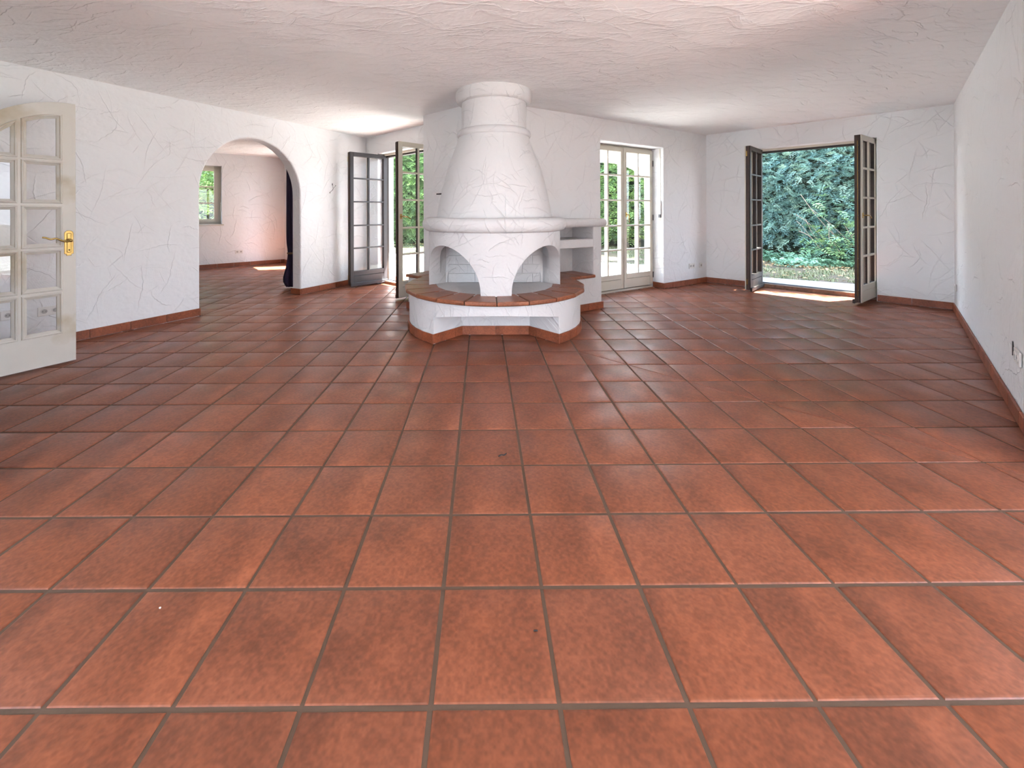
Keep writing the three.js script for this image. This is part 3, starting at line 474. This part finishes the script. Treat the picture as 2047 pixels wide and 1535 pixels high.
  for (let k = 0; k < 3; k++) { const a = -0.02 + k * 0.245 + o, b = a + 0.243; M('shelf_tile', put(tintGeo(uvm(rbox(a, b, 0.393, 0.431, 0.03, 0.43, 0.014, 3), 1.5, r2() * 3, r2() * 3), tint(r2)), PB, dB), benchMat, t); }
  const q2 = (g) => put(g, PB, dB); M('skirting_tile', q2(tintGeo(uvm(rbox(0.40 + o, 0.60 + o, 0.004, 0.088, 0.405, 0.42, 0.004), 1.6), [1, 1, 1])), skirtMat, t); M('skirting_tile', q2(tintGeo(uvm(rbox(0.602 + o, 0.853 + o, 0.004, 0.088, 0.405, 0.42, 0.004), 1.6), [1.05, 1, 0.95])), skirtMat, t); M('skirting_tile', q2(tintGeo(uvm(rbox(0.838 + o, 0.853 + o, 0.004, 0.088, 0, 0.404, 0.004), 1.6), [0.95, 1, 1])), skirtMat, t);
  M('low_shelf', put(uvm(rbox(0.13, 0.72, -0.02, 0.392, -0.02, 0.355, 0.014, 3)), P4, d4), plasterSmooth, t);
  for (let k = 0; k < 2; k++) M('shelf_tile', put(tintGeo(uvm(rbox(0.11 + k * 0.26, 0.368 + k * 0.26, 0.393, 0.431, 0.0, 0.38, 0.014, 3), 1.5, r2() * 3, r2() * 3), tint(r2)), P4, d4), benchMat, t);
  M('skirting_tile', put(tintGeo(uvm(rbox(0.115, 0.13, 0.004, 0.088, 0, 0.37, 0.004), 1.6), [1, 1, 1]), P4, d4), skirtMat, t); M('skirting_tile', put(tintGeo(uvm(rbox(0.115, 0.40, 0.004, 0.088, 0.356, 0.371, 0.004), 1.6), [1, 1, 1]), P4, d4), skirtMat, t);
}

// ---------------------------------------------------------------- sockets, wires and other small things
function socket(label, P, d, s, y, n, group) {
  const t = top(n > 1 ? 'double_socket' : 'wall_socket', label, 'socket', undefined, group), a = unit(d); t.position.set(P[0] + a[0] * s, y, -(P[1] + a[1] * s)); t.rotation.y = Math.atan2(a[1], a[0]);
  const w = 0.071; M('plate', rbox(-n * w / 2 - 0.005, n * w / 2 + 0.005, -0.0405, 0.0405, 0.003, 0.013, 0.004, 3), white, t);
  for (let k = 0; k < n; k++) {
    const x = (k - (n - 1) / 2) * w, ring = new THREE.Shape(); ring.absarc(0, 0, 0.0245, 0, Math.PI * 2); const hole = new THREE.Path(); hole.absarc(0, 0, 0.0195, 0, Math.PI * 2); ring.holes.push(hole);
    M('rim', ext(ring, 0.004).translate(x, 0, 0.0125), white, t); M('insert', new THREE.CylinderGeometry(0.0195, 0.0195, 0.002, 24).rotateX(Math.PI / 2).translate(x, 0, 0.0135), greyIn, t);
    for (const q of [-0.0095, 0.0095]) M('pin_hole', new THREE.CylinderGeometry(0.003, 0.003, 0.001, 10).rotateX(Math.PI / 2).translate(x + q, 0, 0.0150), black, t);
  }
}
socket('white double socket on the left wall seen through the lowest pane of the arched door', P1, d1, 0.286 + sA, 0.325, 2);
socket('white socket behind the arched door at the left edge of the picture', P1, d1, 0.035 + sA, 0.338, 1);
socket('white double socket low on the wall between the closed garden door and the corner', PB, dB, 3.318 + sB0, 0.305, 2);
socket('single white socket beside the back corner', PB, dB, 3.567 + sB0, 0.30, 1);
socket('small white socket low on the right wall next to the far corner', PD, dD, 0.272, 0.305, 1);
socket('white double socket low on the right wall near the right edge of the picture', PD, dD, 3.70, 0.368, 2);
{ const A = [-7.4, 7.494], B = [-4.761, 9.703]; socket('white double socket in the side room behind the arch', A, [B[0] - A[0], B[1] - A[1]], 1.795 + 0.708, 0.324, 2); }
{ const t = top('wall_hole', 'dark slit-shaped hole in the plaster beside the double socket on the right wall', 'hole'); t.position.set(PD[0] + dD[0] * 3.525, 0.375, -(PD[1] + dD[1] * 3.525)); t.rotation.y = Math.atan2(dD[1], dD[0]);
  const s = new THREE.Shape(); s.moveTo(-0.008, -0.042); s.quadraticCurveTo(0.02, -0.02, 0.016, 0.0); s.quadraticCurveTo(0.012, 0.03, -0.006, 0.044); s.quadraticCurveTo(-0.016, 0.0, -0.008, -0.042);
  M('recess', ext(s, 0.006).translate(0, 0, -0.001), black, t); }
{ const t = top('lamp_wires', 'two thin loose lamp wires sticking out of the wall right of the arch', 'wires'); const s = 3.426 + sA; t.position.set(P1[0] + d1[0] * s, 1.56, -(P1[1] + d1[1] * s)); t.rotation.y = Math.atan2(d1[1], d1[0]);
  const v = (x, y, z) => new THREE.Vector3(x, y, z);
  M('wire', tube([v(-0.035, -0.05, 0), v(-0.02, -0.03, 0.02), v(0.0, -0.005, 0.03), v(0.0, 0.03, 0.03), v(-0.01, 0.06, 0.03)], 0.0022, 20, 6), metal, t); M('wire', tube([v(-0.035, -0.05, 0), v(-0.01, -0.02, 0.02), v(0.012, 0.02, 0.03), v(0.045, 0.052, 0.035)], 0.0022, 20, 6), metal, t);
  M('terminal', new THREE.CylinderGeometry(0.005, 0.006, 0.03, 10).translate(-0.012, 0.075, 0.03), black, t); M('terminal', new THREE.SphereGeometry(0.006, 10, 8).translate(0.047, 0.055, 0.035), black, t); M('outlet', new THREE.CylinderGeometry(0.012, 0.012, 0.006, 16).rotateX(Math.PI / 2).translate(-0.035, -0.055, 0.001), greyIn, t); }
{ // gathered curtain behind the arch pier
  const t = top('curtain', 'dark purple gathered curtain hanging behind the right side of the arch', 'curtain'); t.position.set(-3.09, 0, -6.5);
  const pos = [], uv = [], idx = [], nu = 72, nv = 30, rad = (y) => { const k = Math.exp(-(((y - 0.55) / 0.12) ** 2)); return 0.056 - 0.016 * k + 0.050 * Math.exp(-(((y - 0.13) / 0.16) ** 2)); };
  for (let j = 0; j <= nv; j++) { const y = 0.02 + 2.25 * j / nv; for (let i = 0; i <= nu; i++) { const a = 2 * Math.PI * i / nu, r = rad(y) * (1 + 0.16 * Math.sin(a * 9 + y * 0.8) + 0.05 * Math.sin(a * 4 + y * 3)) * (j === 0 ? 0.8 : 1); pos.push(r * Math.cos(a), y, r * 0.85 * Math.sin(a)); uv.push(a * 0.1, y); } }
  for (let j = 0; j < nv; j++) for (let i = 0; i < nu; i++) { const a = j * (nu + 1) + i, b = a + nu + 1; idx.push(a, b, a + 1, b, b + 1, a + 1); }
  const g = new THREE.BufferGeometry(); g.setAttribute('position', new THREE.Float32BufferAttribute(pos, 3)); g.setAttribute('uv', new THREE.Float32BufferAttribute(uv, 2)); g.setIndex(idx); g.computeVertexNormals(); M('cloth', g, curtainMat, t);
  M('tie_band', new THREE.TorusGeometry(0.05, 0.009, 8, 36).rotateX(Math.PI / 2).scale(1, 1.6, 0.9).translate(0, 0.55, 0), sillWood, t);
  M('rail', tube([new THREE.Vector3(-0.25, 2.29, 0.35), new THREE.Vector3(0, 2.29, 0), new THREE.Vector3(0.25, 2.29, -0.35)], 0.012, 8, 10), metal, t); }
function crumb(name, label, X, Zd, pts, r, mat) { const t = top(name, label, 'debris'); t.position.set(X, 0.001, -Zd); M('piece', tube(pts.map((p) => new THREE.Vector3(...p)), r, 16, 6), mat, t); }
crumb('twig', 'tiny dark bent twig lying on a floor tile in front of the fireplace', 0.083, 2.013, [[-0.02, 0.003, 0.012], [-0.004, 0.006, 0.003], [0.006, 0.004, 0.004], [0.02, 0.006, -0.008]], 0.0028, black);
crumb('dirt_chip', 'tiny dark chip lying on a large tile in the foreground', 0.141, 1.17, [[-0.005, 0.002, 0], [0, 0.003, 0.001], [0.006, 0.002, 0]], 0.002, black);
crumb('plaster_crumb', 'tiny white plaster crumb lying on a foreground tile at the left', -0.99, 1.241, [[-0.002, 0.002, 0], [0, 0.003, 0.001], [0.002, 0.002, 0]], 0.0022, white);

// ---------------------------------------------------------------- garden
{
  const t = top('terrace', 'pale stone paving around the house outside the garden doors', 'paving', 'structure');
  M('slab', uvm(plan([[-9, 7.5], [-5.5, 11.0], [-2.4, 12.0], [-1.0, 11.75], [2.8, 9.85], [4.2, 8.95], [4.75, 7.75], [6.1, 6.82], [7.7, 5.3], [6.4, 4.2], [0, 4.5], [-6, 5]], -0.3, -0.02), 0.5), paving, t);
  M('rear_slab', uvm(plan([[3.9, -3.35], [3.9, 1.2], [9.5, 1.2], [9.5, -10], [-9.5, -10], [-9.5, 0.0], [-3.75, 0.0], [-3.75, -3.35]].reverse(), -0.3, -0.02), 0.5), palePaving, t);
  const g = new THREE.CircleGeometry(60, 48).rotateX(-Math.PI / 2).translate(0, -0.06, -6);
  tag(M('ground', uvm(g, 0.5), earth, scene), 'dry sparse lawn ground of the garden', 'lawn', 'structure');
}
// grass tufts, nobody could count them
{
  const r = rng(51), blade = (x, z, h, w, a, lean) => { const c = Math.cos(a), s = Math.sin(a); return [x - w * c, 0, z - w * s, x + w * c, 0, z + w * s, x + lean * s, h, z - lean * c]; };
  const pos = []; for (let k = 0; k < 14; k++) pos.push(...blade((r() - 0.5) * 0.09, (r() - 0.5) * 0.09, 0.02 + 0.04 * r(), 0.003 + 0.003 * r(), r() * 6.3, (r() - 0.5) * 0.09));
  const g = new THREE.BufferGeometry(); g.setAttribute('position', new THREE.Float32BufferAttribute(pos, 3)); g.computeVertexNormals();
  const spots = []; const slab = [[-9, 7.5], [-5.5, 11.0], [-2.4, 12.0], [-1.0, 11.75], [2.8, 9.85], [4.2, 8.95], [4.75, 7.75], [6.1, 6.82], [7.7, 5.3], [6.4, 4.2], [0, 4.5], [-6, 5]], n = noise2(71);
  while (spots.length < 8500) { const X = -5 + 17 * r(), Z = 5.5 + 13 * r(); const d = (X - PC[0]) * outC[0] + (Z - PC[1]) * outC[1]; if (inside([X, Z], slab) || d < 0.5 && X > 4) continue; if (n(X / 20 + 0.5, Z / 20, 40) + 0.3 * (r() - 0.5) < 0.45) continue; spots.push([X, Z]); }
  const m = new THREE.InstancedMesh(g, S({ name: 'grass_blade', color: 0xffffff, roughness: 0.7 }), spots.length), q = new THREE.Matrix4(), c = new THREE.Color();
  spots.forEach(([X, Z], i) => { q.makeRotationY(r() * 6.3); const k = 0.7 + 0.8 * r(); q.scale(new THREE.Vector3(k, k, k)); q.setPosition(X, -0.06, -Z); m.setMatrixAt(i, q); const y = r(); m.setColorAt(i, c.setRGB(0.09 + 0.10 * y, 0.12 + 0.06 * y, 0.045 + 0.05 * y)); });
  m.name = 'grass'; scene.add(m); tag(m, 'sparse green and straw-coloured grass tufts on the lawn outside the doors', 'grass', 'stuff');
}
// leafy sprays
function sprayGeo(seed, n, len, lw, spread, droop) {
  const r = rng(seed), pos = []; const tri = (a, b, c) => pos.push(...a, ...b, ...c);
  for (let k = 0; k < n; k++) { const f = (k + 0.5) / n, side = k % 2 ? 1 : -1, bx = f * len, by = -droop * f * f * len, L = lw * (1.1 - 0.5 * f) * (0.8 + 0.4 * r()), a = side * spread * (0.75 + 0.4 * r()), w = L * 0.17, up = (r() - 0.35) * 0.5 * L;
    const tx = bx + L * Math.cos(a), tz = L * Math.sin(a), mx = bx + 0.5 * L * Math.cos(a), mz = 0.5 * L * Math.sin(a), nx = -Math.sin(a) * w, nz = Math.cos(a) * w, my = by + up * 0.7 + 0.06 * L, ty = by + up;
    const B = [bx, by, 0], T = [tx, ty, tz], A = [mx + nx, my, mz + nz], C = [mx - nx, my, mz - nz], Md = [mx, my - 0.05 * L, mz]; tri(B, A, Md); tri(A, T, Md); tri(B, Md, C); tri(Md, T, C); }
  const g = new THREE.BufferGeometry(); g.setAttribute('position', new THREE.Float32BufferAttribute(pos, 3)); g.computeVertexNormals(); return g;
}
const sprays = { yew: sprayGeo(1, 22, 0.26, 0.075, 0.9, 0.35), broad: sprayGeo(2, 9, 0.24, 0.12, 0.95, 0.25), conifer: sprayGeo(3, 30, 0.34, 0.085, 0.7, 0.5), ivy: sprayGeo(4, 6, 0.10, 0.085, 1.3, 0.1) };
const leafMat = new THREE.MeshPhysicalMaterial({ name: 'leaf', color: 0xffffff, roughness: 0.34, transmission: 0.25, thickness: 0, side: THREE.DoubleSide });
function foliage(parent, name, kind, spots, colors, seed) { // spots: [x, y, z, outward x, outward z, scale]
  const r = rng(seed), m = new THREE.InstancedMesh(sprays[kind], leafMat, spots.length), o = new THREE.Object3D(), c = new THREE.Color();
  spots.forEach((s, i) => { o.position.set(s[0], s[1], s[2]); o.rotation.set(0, 0, 0); const a = Math.atan2(-s[4], s[3]) + (r() - 0.5) * 2.0; o.rotation.set((r() - 0.5) * 1.1, a, (r() - 0.55) * 1.2, 'YXZ'); o.scale.setScalar(s[5] * (0.7 + 0.6 * r())); o.updateMatrix(); m.setMatrixAt(i, o.matrix); const q = colors[Math.floor(r() * colors.length)], k = 1.3 + 1.0 * r(); m.setColorAt(i, c.setRGB(q[0] * k, q[1] * k, q[2] * k)); });
  m.name = pname(parent, name); m.userData.kind = 'stuff'; m.castShadow = m.receiveShadow = true; parent.add(m); return m;
}
function hedge(label, A, B, h, depth, kind, n, colors, seed, sc = 1, y0 = 0.15) {
  const t = top('hedge', label, 'hedge'), r = rng(seed), d = unit([B[0] - A[0], B[1] - A[1]]), L = Math.hypot(B[0] - A[0], B[1] - A[1]), nrm = [d[1], -d[0]], nz = noise2(seed + 5);
  const bump = (s, y) => 0.55 * (fbm(nz, ((s / 12) % 1 + 1) % 1, y / 12, 6, 3) - 0.4) * 1.6 - 0.16 * Math.max(0, 0.9 - y);
  const core = new THREE.PlaneGeometry(L, h, Math.ceil(L * 3), Math.ceil(h * 3)); { const p = core.attributes.position; for (let i = 0; i < p.count; i++) { const s = p.getX(i) + L / 2, y = p.getY(i) + h / 2; p.setXYZ(i, s, y, bump(s, y) - 0.22); } core.computeVertexNormals(); }
  const cm = M('branches', mergeGeometries([core.toNonIndexed(), box(0, L, -0.1, h, -depth, -0.75).toNonIndexed()].map((g) => { g.deleteAttribute('uv'); return g; })), hedgeCore, t); frameAt(t, A, d);
  const spots = []; for (let k = 0; k < n; k++) { const s = r() * L, y = y0 + (h - y0) * r(), z = bump(s, y) - 0.24 + 0.36 * r(); spots.push([s, y, z, (r() - 0.5) * 0.6, 1, sc]); }
  foliage(t, 'foliage', kind, spots, colors, seed + 9); return t;
}
const nC_ = outC, hC = (s, o) => [PC[0] + dC[0] * s + nC_[0] * o, PC[1] + dC[1] * s + nC_[1] * o];
hedge('tall blue-green yew hedge filling the opened garden door', hC(-2.4, 5.2), hC(4.5, 5.2), 4.6, 1.6, 'yew', 9000, [[0.095, 0.165, 0.145], [0.13, 0.21, 0.175], [0.075, 0.135, 0.125], [0.17, 0.235, 0.175]], 301, 1.0, 0.35);
hedge('bright green conifer hedge behind the lawn outside the door left of the fireplace', [-6.5, 14.2], [0.8, 16.0], 6.0, 1.8, 'conifer', 8000, [[0.13, 0.20, 0.09], [0.17, 0.26, 0.11], [0.10, 0.16, 0.08]], 302, 1.35, 0.3);
hedge('sunlit green hedge beyond the arched garden wall outside the closed garden door', [0.8, 16.0], [6.1, 12.6], 5.2, 1.6, 'broad', 7000, [[0.14, 0.22, 0.08], [0.20, 0.28, 0.09], [0.10, 0.17, 0.08]], 303, 1.15, 0.25);
// shrub with twigs and vines in front of the yew hedge, ivy on the ground
{
  const r = rng(61), t = top('shrub', 'tangle of bare twigs and climbing leaves at the right foot of the yew hedge', 'shrub'); const P = hC(2.0, 4.75); frameAt(t, P, dC);
  const tw = []; for (let k = 0; k < 46; k++) { const x = -1.2 + 2.6 * r(), y = 0.1 + 1.2 * r(), a = (r() - 0.5) * 2.4, L = 0.4 + 0.8 * r(); tw.push(tube([new THREE.Vector3(x, y * 0.5, 0.05 + 0.35 * r()), new THREE.Vector3(x + Math.sin(a) * L * 0.5, y * 0.5 + L * 0.55, 0.2 + 0.3 * r()), new THREE.Vector3(x + Math.sin(a) * L + 0.1, y * 0.5 + L * (0.6 + 0.5 * r()), 0.15 + 0.35 * r())], 0.004 + 0.005 * r(), 8, 5)); }
  const m = M('twigs', mergeGeometries(tw), S({ name: 'dry_twig', color: lin(0.24, 0.18, 0.13), roughness: 0.9 }), t); m.userData.kind = 'stuff';
  const sp = []; for (let k = 0; k < 420; k++) sp.push([-1.3 + 2.8 * r(), 0.15 + 1.7 * r() * r() + 0.1, 0.1 + 0.45 * r(), (r() - 0.5), 1, 0.9]); foliage(t, 'leaves', 'broad', sp, [[0.10, 0.17, 0.08], [0.14, 0.21, 0.08], [0.08, 0.15, 0.10]], 62);
}
{ const r = rng(63), t = top('ivy', 'low blue-green ivy covering the ground along the foot of the yew hedge', 'ivy', 'stuff'); frameAt(t, hC(0, 4.3), dC); const sp = []; for (let k = 0; k < 2600; k++) { const s = -2 + 6.5 * r(); sp.push([s, -0.02 + 0.26 * r() * r(), -0.65 + (0.75 + 0.25 * Math.sin(s * 3)) * r() * (s > 0.2 ? 1.25 : 0.5), (r() - 0.5), 1, 0.9]); } foliage(t, 'leaves', 'ivy', sp, [[0.10, 0.19, 0.12], [0.15, 0.25, 0.15], [0.08, 0.15, 0.10]], 64); }
{ const r = rng(65), g = new THREE.BufferGeometry(); g.setAttribute('position', new THREE.Float32BufferAttribute([-0.03, 0, 0, 0, 0.006, 0.018, 0.035, 0.004, 0, -0.03, 0, 0, 0.035, 0.004, 0, 0, 0.008, -0.018], 3)); g.computeVertexNormals(); const m = new THREE.InstancedMesh(g, S({ name: 'dead_leaf', color: 0xffffff, roughness: 0.8, side: THREE.DoubleSide }), 500), o = new THREE.Object3D(), c = new THREE.Color();
  for (let i = 0; i < 500; i++) { const k = r(), p = k < 0.7 ? hC(-1.5 + 3 * r(), 3.55 + 0.9 * r()) : hC(-1 + 4 * r(), 1.0 + 2.8 * r()); o.position.set(p[0], -0.045 + 0.03 * r(), -p[1]); o.rotation.set((r() - 0.5) * 0.7, r() * 6.3, (r() - 0.5) * 0.7); o.scale.setScalar(0.7 + 0.8 * r()); o.updateMatrix(); m.setMatrixAt(i, o.matrix); const w = r(); m.setColorAt(i, c.setRGB(0.28 + 0.2 * w, 0.16 + 0.12 * w, 0.08 + 0.04 * w)); } m.name = 'fallen_leaves'; scene.add(m); tag(m, 'brown fallen leaves scattered along the edge of the lawn', 'leaves', 'stuff'); }
function tree(label, X, Zd, h, cr, n, kind, colors, seed, low = 0.45, lean = [0, 0]) {
  const t = top('tree', label, 'tree'), r = rng(seed); t.position.set(X, -0.06, -Zd);
  const parts = [tube([new THREE.Vector3(0, 0, 0), new THREE.Vector3(0.06, h * 0.35, 0.04), new THREE.Vector3(-0.04 + lean[0] * 0.5, h * 0.7, -0.05 - lean[1] * 0.5), new THREE.Vector3(lean[0], h, -lean[1])], 0.13, 20, 10)];
  for (let k = 0; k < 12; k++) { const a = r() * 6.3, y = h * (low + 0.05 + 0.5 * r()), L = cr * (0.6 + 0.4 * r()); parts.push(tube([new THREE.Vector3(0, y, 0), new THREE.Vector3(Math.cos(a) * L * 0.5, y + L * 0.25, Math.sin(a) * L * 0.5), new THREE.Vector3(Math.cos(a) * L, y + L * 0.35, Math.sin(a) * L)], 0.035, 10, 6)); }
  M('trunk', mergeGeometries(parts), bark, t);
  const sp = []; for (let k = 0; k < n; k++) { const a = r() * 6.3, b = Math.acos(2 * r() - 1), q = cr * Math.cbrt(0.15 + 0.85 * r()); sp.push([lean[0] + q * Math.sin(b) * Math.cos(a), h * (low + 1) / 2 + 0.1 * h + q * Math.cos(b) * (h * (1.1 - low) / 2) / cr, -lean[1] + q * Math.sin(b) * Math.sin(a), Math.cos(a), Math.sin(a), 1.5]); }
  foliage(t, 'crown', kind, sp, colors, seed + 1);
}
tree('leafy tree standing outside the casement window of the side room', -9.3, 12.4, 5.0, 2.3, 2600, 'broad', [[0.10, 0.17, 0.06], [0.15, 0.22, 0.07]], 401, 0.2);
tree('tall tree farther back behind the yew hedge shading the lawn', 12.0, 10.4, 9.5, 3.0, 6000, 'broad', [[0.10, 0.17, 0.07], [0.14, 0.22, 0.08]], 402, 0.6, [-1.4, -0.7]);
tree('second tall tree nearer the house behind the end of the yew hedge', 13.6, 8.6, 9.0, 2.6, 5000, 'broad', [[0.10, 0.17, 0.07], [0.14, 0.22, 0.08]], 405, 0.62, [-2.0, 1.2]);
hedge('green hedge in the distance behind the tree outside the side room', [-17, 13.0], [-8.2, 19.5], 4.2, 1.5, 'broad', 3000, [[0.13, 0.20, 0.08], [0.18, 0.26, 0.09]], 304, 1.5, 0.2);
// free-standing white garden wall with a flat arch outside the closed door
{
  const o = 2.55, P = [PB[0] + outB[0] * o, PB[1] + outB[1] * o], c = 4.5 + sB0, a = 1.75, pts = [[c - a, -0.27]]; for (let k = 0; k <= 32; k++) { const q = Math.PI * (1 - k / 32); pts.push([c + a * Math.cos(q), 1.35 + 1.0 * Math.sin(q)]); } pts.push([c + a, -0.27]);
  const s = shp([[c - a - 0.45, -0.6], [c + a + 0.35, -0.6], [c + a + 0.35, 3.0], [c - a - 0.45, 3.0]]); s.holes.push(pathOf(pts)); const g = ext(s, 0.26, { bevelEnabled: true, bevelThickness: 0.02, bevelSize: 0.02, bevelOffset: -0.02, bevelSegments: 2 }); g.translate(0, 0, -0.28);
  const m = M('garden_arch', uvm(g, 1), plaster, scene); frameAt(m, P, dB); tag(m, 'white arched garden wall on the terrace seen through the closed garden door', 'arch', 'structure');
}
renderer.render(scene, camera);
